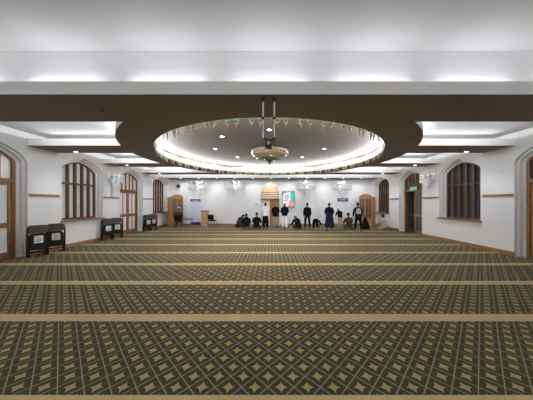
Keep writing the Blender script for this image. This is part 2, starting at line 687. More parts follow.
# ------------------------------------------------------------------ prayer niche in the far wall
niche = bpy.data.objects.new('wall_niche', None)
C.objects.link(niche)
niche.location = (MX, FAR, 0)
struct(niche)
nf = lambda u, z, d: Vector((u, d, z))
MB().band(arch_path(N_HW + .09, 0, N_SP, N_RISE + .09), arch_path(N_HW - .005, 0, N_SP, N_RISE - .005), nf, -.035, .06).build('niche_surround', M_WALL, niche)
mb = MB()
rows = 20
cols = 16
for layer in range(1):
    zs = [2.04 + (N_SP + N_RISE - 2.04) * i / rows for i in range(rows + 1)]
    ring = []
    for z in zs:
        k = 1 if z < N_SP else max(.02, math.sqrt(max(0, 1 - ((z - N_SP) / (N_RISE + .01)) ** 2)))
        ring.append([Vector((N_HW * 1.0 * math.cos(PI * j / cols) * (1 if z < N_SP else 1), .04 + .52 * k * math.sin(PI * j / cols), z)) for j in range(cols + 1)])
    vs_ = [q for r_ in ring for q in r_]
    n = cols + 1
    for i in range(rows):
        stripe = 1 if i in (2, 5, 8) else 0
        fs = [(i * n + j, i * n + j + 1, (i + 1) * n + j + 1, (i + 1) * n + j) for j in range(cols)]
        mb.add(vs_, fs, stripe)
mb.build('niche_shell', [M_STONE, M_STONED], niche)
MB().box((0, .05, 2.0), (2 * N_HW, .14, .09)).build('niche_lintel', M_DARKW, niche)
MB().box((-.36, .12, .98), (.70, .06, 1.96)).build('niche_panel', M_MARBLE, niche)
mb = MB()
mb.box((.36, .16, .98), (.70, .05, 1.96))
for x in (.04, .68):
    mb.box((x, .11, .98), (.06, .08, 1.96))
mb.box((.36, .11, 1.90), (.64, .08, .12))
mb.box((.36, .11, .95), (.58, .06, .09))
mb.build('niche_panel', M_PINE, niche)
MB().box((0, .45, 2.02), (1.4, .5, .03)).build('niche_shelf', M_STONE, niche)
nl = bpy.data.lights.new('niche_lamp', 'POINT')
nl.energy = 5
nl.color = (1, .80, .50)
nl.shadow_soft_size = .05
o = bpy.data.objects.new('niche_lamp', nl)
C.objects.link(o)
o.location = (MX, FAR + .16, 2.95)

# ------------------------------------------------------------------ ceiling fixtures
def make_downlight(strength_mat):
    t = thing('downlight', '', 'ceiling light')
    MB().lathe([(.052, -.001), (.088, -.001), (.092, -.008), (.086, -.014), (.056, -.012), (.052, -.001)], n=24, caps=False).build('trim_ring', M_WHITEP, t, smooth=True)
    MB().lathe([(.001, -.004), (.054, -.004), (.054, -.009), (.001, -.009)], n=20).build('lens', strength_mat, t)
    return t


def spot(loc, power, size=130, blend=.9, col=WARM, aim=None):
    d = bpy.data.lights.new('downlight_beam', 'SPOT')
    d.energy = power
    d.spot_size = R(size)
    d.spot_blend = blend
    d.color = col
    d.shadow_soft_size = .05
    o = bpy.data.objects.new('downlight_beam', d)
    C.objects.link(o)
    o.location = loc
    if aim is not None:
        o.rotation_euler = (Vector(aim) - Vector(loc)).to_track_quat('-Z', 'Y').to_euler()
    return o


P_DOME, P_SIDE, P_FAR = 180, 80, 32
dl = make_downlight(M_LAMP)
names8 = {0: ('right end', 0), 1: ('far right', 1), 2: ('far middle', 2), 3: ('far left', 3), 4: ('left end', 4), 5: ('near left', 5), 6: ('near middle', 6)}
first = True
for k, (w_, _) in names8.items():
    a = PI / 4 * k
    loc = (DC[0] + 2.24 * math.cos(a), DC[1] + 2.24 * math.sin(a), CEIL)
    if first:
        o = dl
        o.location = loc
        first = False
    else:
        o = dup(dl, loc)
    extra = ', behind the bowl light' if k == 2 else ''
    o['label'] = 'recessed ceiling light at the %s of the dome ring%s' % (w_, extra)
    o['group'] = 'recessed lights in the round dome'
    spot((loc[0], loc[1], CEIL - .03), P_DOME, 155, .8)
dls = None
for s, sd in ((-1, 'left'), (1, 'right')):
    for z, w_ in ((7.45, 'nearest'), (10.1, 'second'), (13.0, 'third')):
        loc = (s * 6.92, z, SOF)
        if dls is None:
            dls = make_downlight(M_LAMPW)
            o = dls
            o.location = loc
        else:
            o = dup(dls, loc)
        o['label'] = 'small recessed light in the %s grey soffit strip beside the %s wall' % (w_, sd)
        o['group'] = 'recessed lights along the side walls'
        spot((loc[0], loc[1], SOF - .03), P_SIDE, 150, 1.0, aim=(s * 5.6, z, 0))
xs = [-6.6 + 1.32 * k for k in range(11)]
ords = ['first', 'second', 'third', 'fourth', 'fifth', 'sixth', 'seventh', 'eighth', 'ninth', 'tenth', 'last']
for k, x in enumerate(xs):
    o = dup(dls, (x, 15.34, SOF), 0, '%s from the left of the small spotlights along the far wall' % ords[k])
    o['group'] = 'small spotlights above the far wall'
    spot((x, 15.34, SOF - .03), P_FAR, 160, 1.0)
# unseen lights added above and behind the viewpoint to brighten the near end
for k, (x, y) in enumerate(((-5, .2), (0, .2), (5, .2), (-5, -2), (5, -2))):
    o = dup(dl, (x, y, HIGH), 0, 'added unseen light in the raised ceiling, ' + ['left one of the row overhead', 'middle one of the row overhead', 'right one of the row overhead', 'left one by the wall behind', 'right one by the wall behind'][k])
    o['group'] = 'added unseen lights of the raised ceiling'
    spot((x, y, HIGH - .03), 110)

# small ceiling details on the soffit
sd = thing('smoke_detector', 'small round white smoke detector on the soffit left of the dome', 'smoke detector', (-3.3, 4.15, SOF))
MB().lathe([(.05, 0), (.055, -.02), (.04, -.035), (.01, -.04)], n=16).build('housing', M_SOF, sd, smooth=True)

# twin drop poles with the camera head
t = thing('ceiling_camera', 'black camera head hung from two bright steel drop poles before the dome', 'camera', (-.04, 3.66, SOF))
for x in (-.098, .098):
    MB().tube([(x, 0, 0), (x, 0, -.70)], .0135, 10).build('drop_pole', M_WHITEP, t, smooth=True)
    MB().box((x, 0, -.014), (.085, .07, .028)).lathe([(.03, -.028), (.022, -.06)], (x, 0, 0), 12).build('ceiling_bracket', M_BLACK, t)
    MB().lathe([(.02, -.32), (.02, -.37)], (x, 0, 0), 12).build('pole_clamp', M_BLACK, t, smooth=True)
MB().tube([(-.098, 0, -.695), (-.04, 0, -.72), (.04, 0, -.72), (.098, 0, -.695)], .014, 8).build('cross_arm', M_BLACK, t, smooth=True)
h = MB().box((0, 0, -.80), (.115, .15, .13)).build('camera_head', M_BLACK, t, bevel=.008)
MB().loft([[Vector((.035 * math.cos(2 * PI * k / 14), -.075 - d, -.81 + .035 * math.sin(2 * PI * k / 14))) for k in range(14)] for d in (0, .05)]).build('lens', M_NIGHT, h)
MB().box((.09, 0, -.72), (.05, .06, .07)).build('junction_box', M_BLACK, t, bevel=.004)
MB().tube([(-.19, 0, 0), (-.20, 0, -.15), (-.165, 0, -.28), (-.11, 0, -.36)], .004, 6).build('cable', M_BLACK, t)

# amber bowl light at the centre of the dome
t = thing('bowl_chandelier', 'large shallow amber glass bowl chandelier at the centre of the round dome', 'chandelier', (DC[0], DC[1], CEIL))
MB().lathe([(.001, 0), (.30, 0), (.30, -.02), (.12, -.05), (.03, -.06)], n=32).build('canopy', M_GOLD, t, smooth=True)
MB().tube([(0, 0, -.05), (0, 0, -.55)], .018, 10).build('stem', M_GOLD, t, smooth=True)
MB().lathe([(.74, -.10), (.76, -.12), (.75, -.17), (.69, -.27), (.55, -.37), (.34, -.44), (.12, -.47), (.05, -.475), (.05, -.465), (.33, -.43), (.54, -.36), (.675, -.265), (.735, -.165), (.74, -.10)], n=48, caps=False).build('glass_bowl', M_AMBER, t, smooth=True)
for z, r in ((-.115, .765), (-.27, .70), (-.40, .475)):
    MB().tube([(r * math.cos(2 * PI * k / 40), r * math.sin(2 * PI * k / 40), z) for k in range(41)], .010, 6, caps=False).build('bowl_ring', M_GOLD, t, smooth=True)
for k in range(12):
    a = 2 * PI * k / 12
    MB().tube([(rr * math.cos(a), rr * math.sin(a), zz) for rr, zz in ((.765, -.115), (.765, -.17), (.70, -.275), (.56, -.375), (.345, -.447), (.06, -.485))], .007, 5).build('bowl_rib', M_GOLD, t, smooth=True)
MB().lathe([(.02, -.46), (.10, -.48), (.11, -.52), (.06, -.56), (.07, -.59), (.03, -.63), (.002, -.65)], n=20).build('finial', M_BLACK, t, smooth=True)
for k in range(4):
    a = PI / 4 + PI / 2 * k
    MB().tube([(.03 * math.cos(a), .03 * math.sin(a), -.06), (.74 * math.cos(a), .74 * math.sin(a), -.12)], .006, 5).build('support_rod', M_GOLD, t)

# bunting round the rim of the dome
def flag_mat(name, col):
    m = mat(name, col, .8)
    nt = m.node_tree
    tr = nt.nodes.new('ShaderNodeBsdfTranslucent')
    tr.inputs[0].default_value = (*col, 1)
    mx = nt.nodes.new('ShaderNodeMixShader')
    mx.inputs[0].default_value = .6
    nt.links.new(nt.nodes['Principled BSDF'].outputs[0], mx.inputs[1])
    nt.links.new(tr.outputs[0], mx.inputs[2])
    nt.links.new(mx.outputs[0], nt.nodes['Material Output'].inputs[0])
    return m


F_GRN = flag_mat('flag green', (.58, .68, .48))
F_WHT = flag_mat('flag white', (.85, .85, .80))
F_RED = flag_mat('flag red', (.78, .45, .38))
F_BLK = mat('flag black', (.02, .02, .02), .7)
t = thing('bunting_string', 'string of green, white and red pennants round the rim of the dome', 'bunting', (DC[0], DC[1], SOF))
RB = R1 - .025
MB().tube([(RB * math.cos(2 * PI * k / 96), RB * math.sin(2 * PI * k / 96), .012 - .006 * (k % 2)) for k in range(97)], .006, 5, caps=False).build('cord', F_WHT, t)


def pennant_mesh(flip):
    mb = MB()
    w, h = .082, .205

    def P(u, z):
        return (u * flip, .0, z)

    def half(z):
        return w * (1 + z / h)
    lv = [(0, -.045), (-.045, -.11), (-.11, -h + .004)]
    for (a, b), mi in zip(lv, (0, 1, 2)):
        pts = [(-half(a), a), (half(a), a), (half(b), b), (-half(b), b)]
        mb.prism(pts, lambda u, z, d: Vector((u * flip, d, z)), -.0012, .0012, mi)
    mb.prism([(.004 + .020 * math.cos(2 * PI * k / 8), -.062 + .020 * math.sin(2 * PI * k / 8)) for k in range(8)], lambda u, z, d: Vector((u * flip, d, z)), -.002, .002, 3)
    mb.prism([(-half(-.03) + .001, -.03), (-half(-.03) + .04, -.03), (-half(-.12) + .014, -.12), (-half(-.12) + .001, -.12)], lambda u, z, d: Vector((u * flip, d, z)), -.0018, .0018, 0)
    return mb


proto = [None, None]
for k in range(96):
    pr, sidek = divmod(k, 2)
    a = 2 * PI * (pr + .5) / 48 + (1 if sidek else -1) * .0225
    if proto[sidek] is None:
        o = pennant_mesh(1 if sidek else -1).build('pennant', [F_GRN, F_WHT, F_RED, F_BLK], t)
        proto[sidek] = o
    else:
        o = proto[sidek].copy()
        C.objects.link(o)
        o.parent = t
    o.location = (RB * math.cos(a), RB * math.sin(a), .004)
    o.rotation_euler = (R(random.uniform(-7, 7)), R(random.uniform(-4, 4)), a + PI / 2 + R(random.uniform(-12, 12)))


# ------------------------------------------------------------------ crystal wall lights
def make_wall_light():
    """built against a wall at local y=0, projecting towards -y"""
    t = thing('crystal_wall_light', '', 'wall light')
    MB().lathe([(.001, 0), (.10, 0), (.10, .03), (.06, .05), (.001, .055)], n=20).build('backplate', M_CRYSTAL, t, smooth=True)
    bp = t.children[0]
    bp.rotation_euler = (R(90), 0, 0)
    MB().lathe([(.015, .34), (.05, .30), (.03, .22), (.06, .12), (.085, .04), (.05, -.04), (.03, -.12), (.055, -.2), (.03, -.27), (.004, -.33)], (0, -.17, 0), 14).build('stem', M_CRYSTAL, t, smooth=True)
    MB().tube([(0, -.01, 0), (0, -.17, .02)], .014, 8).build('bracket', M_CHROME, t)
    MB().lathe([(.02, .33), (.16, .30), (.20, .25), (.165, .245), (.02, .29)], (0, -.20, 0), 24).build('crown_dish', M_CRYSTAL, t, smooth=True)
    for k in range(5):
        a = -PI / 2 + (k - 2) * R(42)
        c, s = math.cos(a), math.sin(a)
        o0 = Vector((0, -.17, .04))
        pts = [o0 + Vector((c * r, s * r * .55, z)) for r, z in ((.04, 0), (.14, -.07), (.26, -.06), (.36, .03), (.39, .10))]
        arm = MB().tube(pts, .014, 7).build('arm', M_CRYSTAL, t, smooth=True)
        e = pts[-1]
        MB().lathe([(.012, 0), (.055, .015), (.06, .03), (.02, .03), (.015, .10), (.035, .13), (.04, .19), (.025, .24)], e, 12).build('candle_cup', M_WHITEP, arm, smooth=True)
        mb = MB()
        for dx, dz in ((-.045, -.02), (.045, -.02), (0, -.05)):
            q = e + Vector((dx, 0, dz))
            mb.ball(q + Vector((0, 0, -.03)), (.015, .015, .03), 0, 6, 4)
            mb.ball(q + Vector((0, 0, -.11)), (.022, .022, .05), 0, 6, 4)
        mb.build('crystal_drops', M_CRYSTALD, arm)
    mb = MB()
    for lv, (r, z, n, L_) in enumerate(((.19, .235, 11, .20), (.14, .05, 9, .20), (.085, -.13, 7, .17))):
        for k in range(n):
            a = 2 * PI * k / n
            q = Vector((r * math.cos(a), -.20 + r * .75 * math.sin(a), z))
            mb.bar(q, q + Vector((-.02 * math.cos(a), 0, -L_)), .024, .010)
    mb.build('crystal_prisms', M_CRYSTAL, t)
    return t


wl = make_wall_light()
wl.location = (X(197.5, 15.9), FAR, 2.76)
wl.scale = (1.55, 1.1, 1.6)
wl['label'] = 'crystal wall light above the white roller banner on the far wall'
wl['group'] = 'crystal wall lights'
for px, lb in ((234, 'crystal wall light left of the arched niche, above the seated group'), (305, 'crystal wall light right of the colourful screen, above the person in black'), (342, 'crystal wall light above the blue sign on the far wall')):
    dup(wl, (X(px, 15.9), FAR, 2.76), 0, lb)
for s, lb in ((-1, 'crystal wall light between the window and the oak door on the left wall'), (1, 'crystal wall light beside the open doorway on the right wall')):
    o = dup(wl, (s * W, 10.15, 2.72), R(90) * -s, lb)
    o.scale = (1, 1, 1)

# ------------------------------------------------------------------ folded chairs against the left wall
def make_folded_chair(paper):
    """folded flat, standing upright; front faces -y, width along x"""
    t = thing('folding_chair', '', 'folding chair', group='folded chairs against the left wall')
    w = .225
    fr = [(-w, .03, .015), (-w, .01, .45), (-w, -.01, .82), (-w + .02, -.015, .93), (-w + .07, -.018, .975), (w - .07, -.018, .975), (w - .02, -.015, .93), (w, -.01, .82), (w, .01, .45), (w, .03, .015)]
    MB().tube(fr, .0125, 8).build('frame', M_IRON, t, smooth=True)
    rl = [(-w + .035, .05, .01), (-w + .03, .045, .50), (-w + .06, .04, .56), (w - .06, .04, .56), (w - .03, .045, .50), (w - .035, .05, .01)]
    lg = MB().tube(rl, .0115, 8)
    lg.build('rear_legs', M_IRON, t, smooth=True)
    for z, y in ((.14, .03), (.22, .045)):
        MB().tube([(-w + .02, y, z), (w - .02, y, z)], .009, 6).build('stretcher', M_IRON, t, smooth=True)
    # backrest: slightly curved padded panel
    rings = []
    for i in range(7):
        f = i / 6
        z = .755 + .205 * f
        ww = w - .012 - (.03 * max(0, f - .75) * 4)
        ring = []
        for q in range(16):
            a = 2 * PI * q / 16
            ring.append(Vector((ww * math.copysign(abs(math.cos(a)) ** .5, math.cos(a)), -.018 - .012 * f + .026 * math.copysign(abs(math.sin(a)) ** .6, math.sin(a)), z)))
        rings.append(ring)
    br = MB().loft(rings).build('backrest', M_CUSH, t, smooth=True)
    rings = []
    for i in range(7):
        f = i / 6
        z = .24 + .49 * f
        ww = (w - .035) * (1 - .25 * (2 * f - 1) ** 6)
        rings.append([Vector((ww * math.copysign(abs(math.cos(2 * PI * q / 16)) ** .5, math.cos(2 * PI * q / 16)), .008 + .022 * math.copysign(abs(math.sin(2 * PI * q / 16)) ** .6, math.sin(2 * PI * q / 16)), z)) for q in range(16)])
    MB().loft(rings).build('seat', M_IRON, t, smooth=True)
    if paper:
        mb = MB()
        mb.box((0, -.0290, .53), (.20, .003, .23), 0)
        for z, ww, x in ((.675, .07, -.04), (.62, .10, .03), (.585, .13, 0), (.55, .13, 0), (.52, .09, -.02)):
            mb.box((x, -.0315, z - .07), (ww, .002, .014), 1)
        p = mb.build('paper_notice', [M_PAPER, M_INK], t)
        p.rotation_euler = (R(-1.0), 0, 0)
        p.location = (0, .0, .02)
    return t


fp = make_folded_chair(True)
fb = make_folded_chair(False)
spots = [  # wall position (y), heading, label of place
    (6.66, 'nearest the viewer, beside the arched door'), (7.20, 'by the near edge of the large window'),
    (9.52, 'below the left crystal wall light'), (10.08, 'against the frame of the oak double door'),
    (12.62, 'just past the oak double door'), (13.18, 'under the narrow end window')]
firstp = firstb = True
for i, (y, lb) in enumerate(spots):
    rz = R(58 if i % 2 == 0 else 52)
    d = Vector((math.sin(rz), -math.cos(rz)))      # direction the front faces
    x = -W + .36
    for k in range(3):
        off = -.085 * k
        loc = (x + d.x * off, y + d.y * off, 0)
        if k == 0:
            o = fp if firstp else dup(fp, loc)
            firstp = False
            lab = 'folded dark chair with white paper notice, ' + lb
        else:
            o = fb if firstb else dup(fb, loc)
            firstb = False
            lab = 'folded chair %s, %s' % ('second in its stack' if k == 1 else 'third in its stack', lb)
        o.location = loc
        o.rotation_euler = (R(0), 0, rz)
        o['label'] = lab

# ------------------------------------------------------------------ things along the far wall
def make_cabinet(label, loc, rz):
    t = thing('bookcase', label, 'bookcase', loc, rz)
    w, d, h = .98, .40, 2.08
    mb = MB()
    for x in (-w / 2 + .015, w / 2 - .015):
        mb.box((x, 0, h / 2), (.03, d, h))
    mb.box((0, d / 2 - .01, h / 2), (w - .06, .02, h))
    mb.box((0, 0, h - .015), (w - .06, d, .03)).box((0, 0, .10), (w - .06, d - .02, .03))
    mb.box((0, -d / 2 + .02, .045), (w - .06, .02, .08))
    mb.build('carcass', M_PINE, t)
    for z in (.72, 1.05, 1.38, 1.72):
        MB().box((0, .02, z), (w - .064, d - .08, .022)).build('shelf', M_PINE, t)
    MB().box((0, 0, h + .015), (w + .07, d + .06, .03)).build('cornice', M_PINE, t, bevel=.008)
    pts = [(-w / 2 - .02, h + .03)] + [(-w / 2 * math.cos(PI * k / 14), h + .07 + .17 * math.sin(PI * k / 14) ** 1.3) for k in range(15)] + [(w / 2 + .02, h + .03)]
    MB().prism(pts, lambda u, z, q: Vector((u, q, z)), -d / 2 - .02, -d / 2 + .02).build('pediment', M_PINE, t)
    for s in (-1, 1):
        x0, x1 = (-w / 2 + .01, -.004) if s < 0 else (.004, w / 2 - .01)
        fn = lambda u, z, q: Vector((u, -d / 2 - .028 + q, z))
        mb = MB()
        mb.band([(x0, .62), (x1, .62), (x1, h - .02), (x0, h - .02)], [(x0 + .055, .68), (x1 - .055, .68), (x1 - .055, h - .09), (x0 + .055, h - .09)], fn, 0, .024, closed=True)
        xm = (x0 + x1) / 2
        mb.prism([(xm - .01, .68), (xm + .01, .68), (xm + .01, h - .09), (xm - .01, h - .09)], fn, .003, .02)
        for z in (1.01, 1.34, 1.67):
            mb.prism([(x0 + .05, z), (x1 - .05, z), (x1 - .05, z + .02), (x0 + .05, z + .02)], fn, .003, .02)
        dr = mb.build('glazed_door', M_PINE, t)
        MB().prism([(x0 + .05, .67), (x1 - .05, .67), (x1 - .05, h - .08), (x0 + .05, h - .08)], fn, .010, .014).build('pane', M_GLASSD, dr)
        MB().ball((s * .04, -d / 2 - .042, 1.2), (.013, .015, .013), 0, 8, 6).build('knob', M_GOLD, dr)
        low = MB().prism([(x0, .10), (x1, .10), (x1, .60), (x0, .60)], fn, 0, .024)
        low.prism([(x0 + .07, .17), (x1 - .07, .17), (x1 - .07, .53), (x0 + .07, .53)], fn, -.008, .001)
        lo = low.build('panel_door', M_PINE, t)
        MB().ball((s * .04, -d / 2 - .042, .42), (.013, .015, .013), 0, 8, 6).build('knob', M_GOLD, lo)
    return t


make_cabinet('tall wooden glass-fronted bookcase with curved top, left far corner behind the seated man', (-7.02, 15.42, 0), R(62))
make_cabinet('tall wooden glass-fronted bookcase with curved top, right end of the far wall', (6.74, 14.7, 0), R(-60))

# roller banner
t = thing('roller_banner', 'tall pale blue roller banner with navy bands standing by the bookcase', 'banner', (X(195.4, 15.6), 15.62, 0))
MB().box((0, 0, .05), (.80, .16, .075)).box((0, 0, .012), (.6, .26, .02)).build('base', M_CHROME, t, bevel=.006)
b = MB().box((0, 0, 1.03), (.75, .006, 1.90)).build('banner_sheet', M_BANNER, t)
mb = MB()
mb.box((0, -.0045, 1.90), (.75, .003, .17)).box((0, -.0045, .18), (.75, .003, .19))
mb.build('colour_band', M_NAVY, b)
mb = MB()
for z, w_ in ((1.72, .5), (1.62, .58), (1.54, .54), (1.40, .6), (1.32, .5), (1.24, .58), (1.10, .4), (1.0, .56), (.92, .52), (.78, .58), (.70, .48), (.56, .5), (.45, .6)):
    mb.box((-.0, -.004, z), (w_, .002, .018))
mb.box((0, -.007, 1.90), (.5, .002, .035))
mb.build('print_line', M_BANTX, b)
MB().tube([(0, .03, .05), (0, .02, 2.0)], .008, 6).build('support_pole', M_CHROME, t)
MB().box((0, 0, 1.99), (.77, .02, .025)).build('top_rail', M_CHROME, t)

# lectern
t = thing('lectern', 'light wooden lectern with a slanted top beside the roller banner', 'lectern', (X(205.2, 15.3), 15.25, 0))
MB().box((-.20, 0, .53), (.03, .36, 1.02)).box((.20, 0, .53), (.03, .36, 1.02)).build('side_panel', M_PINEL, t)
MB().box((0, -.165, .55), (.38, .025, 1.0)).build('front_panel', M_PINEL, t)
MB().box((0, 0, .03), (.50, .44, .05)).build('plinth', M_PINEL, t, bevel=.006)
MB().box((0, 0, .62), (.37, .30, .02)).build('shelf', M_PINEL, t)
MB().box((0, .01, 1.11), (.56, .46, .03), 0, Matrix.Rotation(R(-12), 3, 'X')).build('slanted_top', M_PINEL, t, bevel=.005)
MB().box((0, .24, 1.09), (.54, .02, .05)).build('book_stop', M_PINEL, t)


def make_chair(label, loc, rz, coat):
    t = thing('chair', label, 'chair', loc, rz)
    rings = [[Vector((.225 * math.copysign(abs(math.cos(2 * PI * q / 16)) ** .5, math.cos(2 * PI * q / 16)), .22 * math.copysign(abs(math.sin(2 * PI * q / 16)) ** .5, math.sin(2 * PI * q / 16)), z)) for q in range(16)] for z in (.41, .43, .47, .48)]
    MB().loft(rings).build('seat', coat, t, smooth=True)
    rings = [[Vector((ww * math.copysign(abs(math.cos(2 * PI * q / 16)) ** .5, math.cos(2 * PI * q / 16)), .21 + .06 * (z - .5) + .03 * math.sin(2 * PI * q / 16), z)) for q in range(16)] for z, ww in ((.52, .20), (.55, .225), (.80, .235), (.86, .22), (.88, .19))]
    MB().loft(rings).build('backrest', coat, t, smooth=True)
    for x in (-.20, .20):
        MB().tube([(x, -.20, .41), (x * 1.08, -.235, 0)], .012, 8).build('leg', M_IRON, t)
        MB().tube([(x, .21, .60), (x, .20, .41), (x * 1.08, .25, 0)], .012, 8).build('leg', M_IRON, t)
    return t


M_BLKFAB = mat('black cloth', (.006, .006, .007), .9, var=.2, scale=30, spec=.15)
make_chair('black upholstered chair standing right of the light wooden lectern', (X(212.4, 15.1), 15.05, 0), R(168), M_BLKFAB)
make_chair('black chair carrying the man in the white cap', (X(178.4, 14.3), 14.27, 0), R(195), M_BLKFAB)

t = thing('bench', 'low dark bench with a lower shelf between the seated man and the banner', 'bench', (X(188, 14.9), 14.95, 0))
MB().box((0, 0, .56), (.60, .34, .05)).build('bench_top', M_BLKFAB, t, bevel=.01)
MB().box((.05, 0, .15), (.52, .30, .03)).build('shelf', M_BLACK, t)
for x in (-.24, .26):
    for y in (-.13, .13):
        MB().tube([(x, y, .54), (x, y, 0)], .013, 8).build('leg', M_CHROME, t)

# display screen
t = thing('wall_screen', 'portrait colour screen in a dark frame right of the arched niche', 'screen', (X(288.3, 15.95), FAR, 1.98))
w_, h_ = .94, 1.20
fn = lambda u, z, q: Vector((u, -q, z))
MB().band([(-w_ / 2, -h_ / 2), (w_ / 2, -h_ / 2), (w_ / 2, h_ / 2), (-w_ / 2, h_ / 2)], [(-w_ / 2 + .035, -h_ / 2 + .05), (w_ / 2 - .035, -h_ / 2 + .05), (w_ / 2 - .035, h_ / 2 - .035), (-w_ / 2 + .035, h_ / 2 - .035)], fn, .0, .06, closed=True).build('frame', M_BLACK, t)


def glow(n, c, s=.45):
    return mat(n, [q * .3 for q in c], .4, emit=c, estr=s)


S = [glow('screen pale', (.78, .86, .85)), glow('screen teal', (.05, .62, .55)), glow('screen rose', (.80, .32, .38)), glow('screen red', (.70, .05, .08)), glow('screen blue', (.25, .45, .70))]
mb = MB()
mb.prism([(-.435, -.55), (.435, -.55), (.435, .565), (-.435, .565)], fn, .02, .03, 0)
mb.prism([(.17, -.05), (.435, -.15), (.435, .565), (.17, .565)], fn, .03, .032, 1)
mb.prism([(.0, -.55), (.435, -.55), (.435, -.15), (.17, -.05), (.05, -.2)], fn, .03, .032, 2)
mb.prism([(-.10 + .13 * math.cos(2 * PI * k / 12), .18 + .15 * math.sin(2 * PI * k / 12)) for k in range(12)], fn, .032, .034, 3)
mb.prism([(-.10 + .07 * math.cos(2 * PI * k / 12), .18 + .08 * math.sin(2 * PI * k / 12)) for k in range(12)], fn, .034, .036, 0)
mb.prism([(-.435, .30), (-.28, .42), (-.05, .565), (-.435, .565)], fn, .03, .032, 4)
mb.prism([(-.38, -.12), (-.05, -.12), (-.02, -.02), (-.38, -.05)], fn, .03, .032, 2)
mb.build('display', S, t)

# blue sign
t = thing('wall_sign', 'small navy blue sign with white lettering between bookcase and screen', 'sign', (X(343, 15.95), FAR, 1.94))
MB().box((0, -.01, 0), (.80, .02, .24)).build('board', M_NAVY, t, bevel=.004)
mb = MB()
for x, w_ in ((-.25, .10), (-.11, .12), (.05, .14), (.22, .12)):
    mb.box((x, -.0215, .03), (w_, .003, .05))
mb.box((0, -.0215, -.06), (.5, .003, .018))
mb.build('lettering', M_PAPER, t)

# wall speaker and small plates
t = thing('wall_speaker', 'small black speaker high on the far wall above the left bookcase', 'speaker', (X(178.5, 15.9), FAR, 2.98))
MB().box((0, -.13, 0), (.20, .16, .24), 0, Matrix.Rotation(R(12), 3, 'X')).build('case', M_BLACK, t, bevel=.012)
MB().tube([(0, 0, .02), (0, -.08, .02)], .02, 8).build('bracket', M_BLACK, t)
for x, z, w_, h_, lb in ((X(256.8, 15.95), 1.62, .22, .20, 'pale grey control plate on the far wall left of the niche'), (X(199, 15.95), 2.32, .34, .07, 'thin pale grey bracket above the roller banner')):
    o = MB().box((x, FAR - .012, z), (w_, .024, h_)).build('wall_plate', mat('grey plate', (.55, .55, .58), .5), bevel=.004)
    tag(o, lb, 'wall plate')

# exit sign over the open doorway: running figure and arrow
t = thing('exit_sign', 'green exit sign on the transom of the open right doorway', 'sign', (W + .19, BAYS[2] - .02, 2.50), R(90))
# local -y faces the room after the turn
t.rotation_euler = (0, 0, R(-90))
MB().box((0, 0, 0), (.56, .03, .20)).build('panel', M_GREEN, t, bevel=.004)
mb = MB()
fn = lambda u, z, q: Vector((u, -.015 - q, z))
mb.prism([(.12, -.02), (.20, -.02), (.20, -.05), (.25, 0), (.20, .05), (.20, .02), (.12, .02)], fn, 0, .003)
mb.ball((-.10, -.017, .075), (.02, .003, .02), 0, 8, 4)
for a, b in (((-.10, .05), (-.12, -.01)), ((-.12, -.01), (-.08, -.04)), ((-.08, -.04), (-.09, -.085)), ((-.12, -.01), (-.15, -.05)), ((-.15, -.05), (-.19, -.05)), ((-.10, .045), (-.06, .02)), ((-.10, .045), (-.15, .03))):
    mb.bar((a[0], -.0165, a[1]), (b[0], -.0165, b[1]), .016, .004)
mb.band([(-.03, -.09), (-.03, .09), (.07, .09), (.07, -.09)], [(-.015, -.09), (-.015, .075), (.055, .075), (.055, -.09)], fn, 0, .003)
mb.build('pictogram', M_SIGNW, t)

# ------------------------------------------------------------------ people
def skin_mesh(verts, edges, radii, roots, sub=1):
    """grow a tapered surface round a skeleton; returns (verts, faces)"""
    me = bpy.data.meshes.new('skeleton')
    me.from_pydata([tuple(v) for v in verts], edges, [])
    ob = bpy.data.objects.new('skeleton', me)
    C.objects.link(ob)
    ob.modifiers.new('skin', 'SKIN')
    sv = me.skin_vertices[0].data
    for i, r_ in enumerate(radii):
        sv[i].radius = (r_, r_) if not isinstance(r_, tuple) else r_
        sv[i].use_root = i in roots
    if sub:
        m = ob.modifiers.new('sub', 'SUBSURF')
        m.levels = sub
    dg = bpy.context.evaluated_depsgraph_get()
    ev = ob.evaluated_get(dg)
    m2 = ev.to_mesh()
    vs_ = [v.co.copy() for v in m2.vertices]
    fs = [tuple(p.vertices) for p in m2.polygons]
    ev.to_mesh_clear()
    bpy.data.objects.remove(ob)
    bpy.data.meshes.remove(me)
    return vs_, fs


def sag(a, lat=0.0):
    """direction: 0 = straight down, + = forward (+y); lat = sideways share"""
    a = R(a)
    l = R(lat)
    return Vector((math.sin(l), math.sin(a) * math.cos(l), -math.cos(a) * math.cos(l)))


_cache = {}


def cloth(col, var=.15):
    k = tuple(col)
    if k not in _cache:
        _cache[k] = mat('cloth %d' % len(_cache), col, .9, var=var, scale=25, spec=.12)
    return _cache[k]


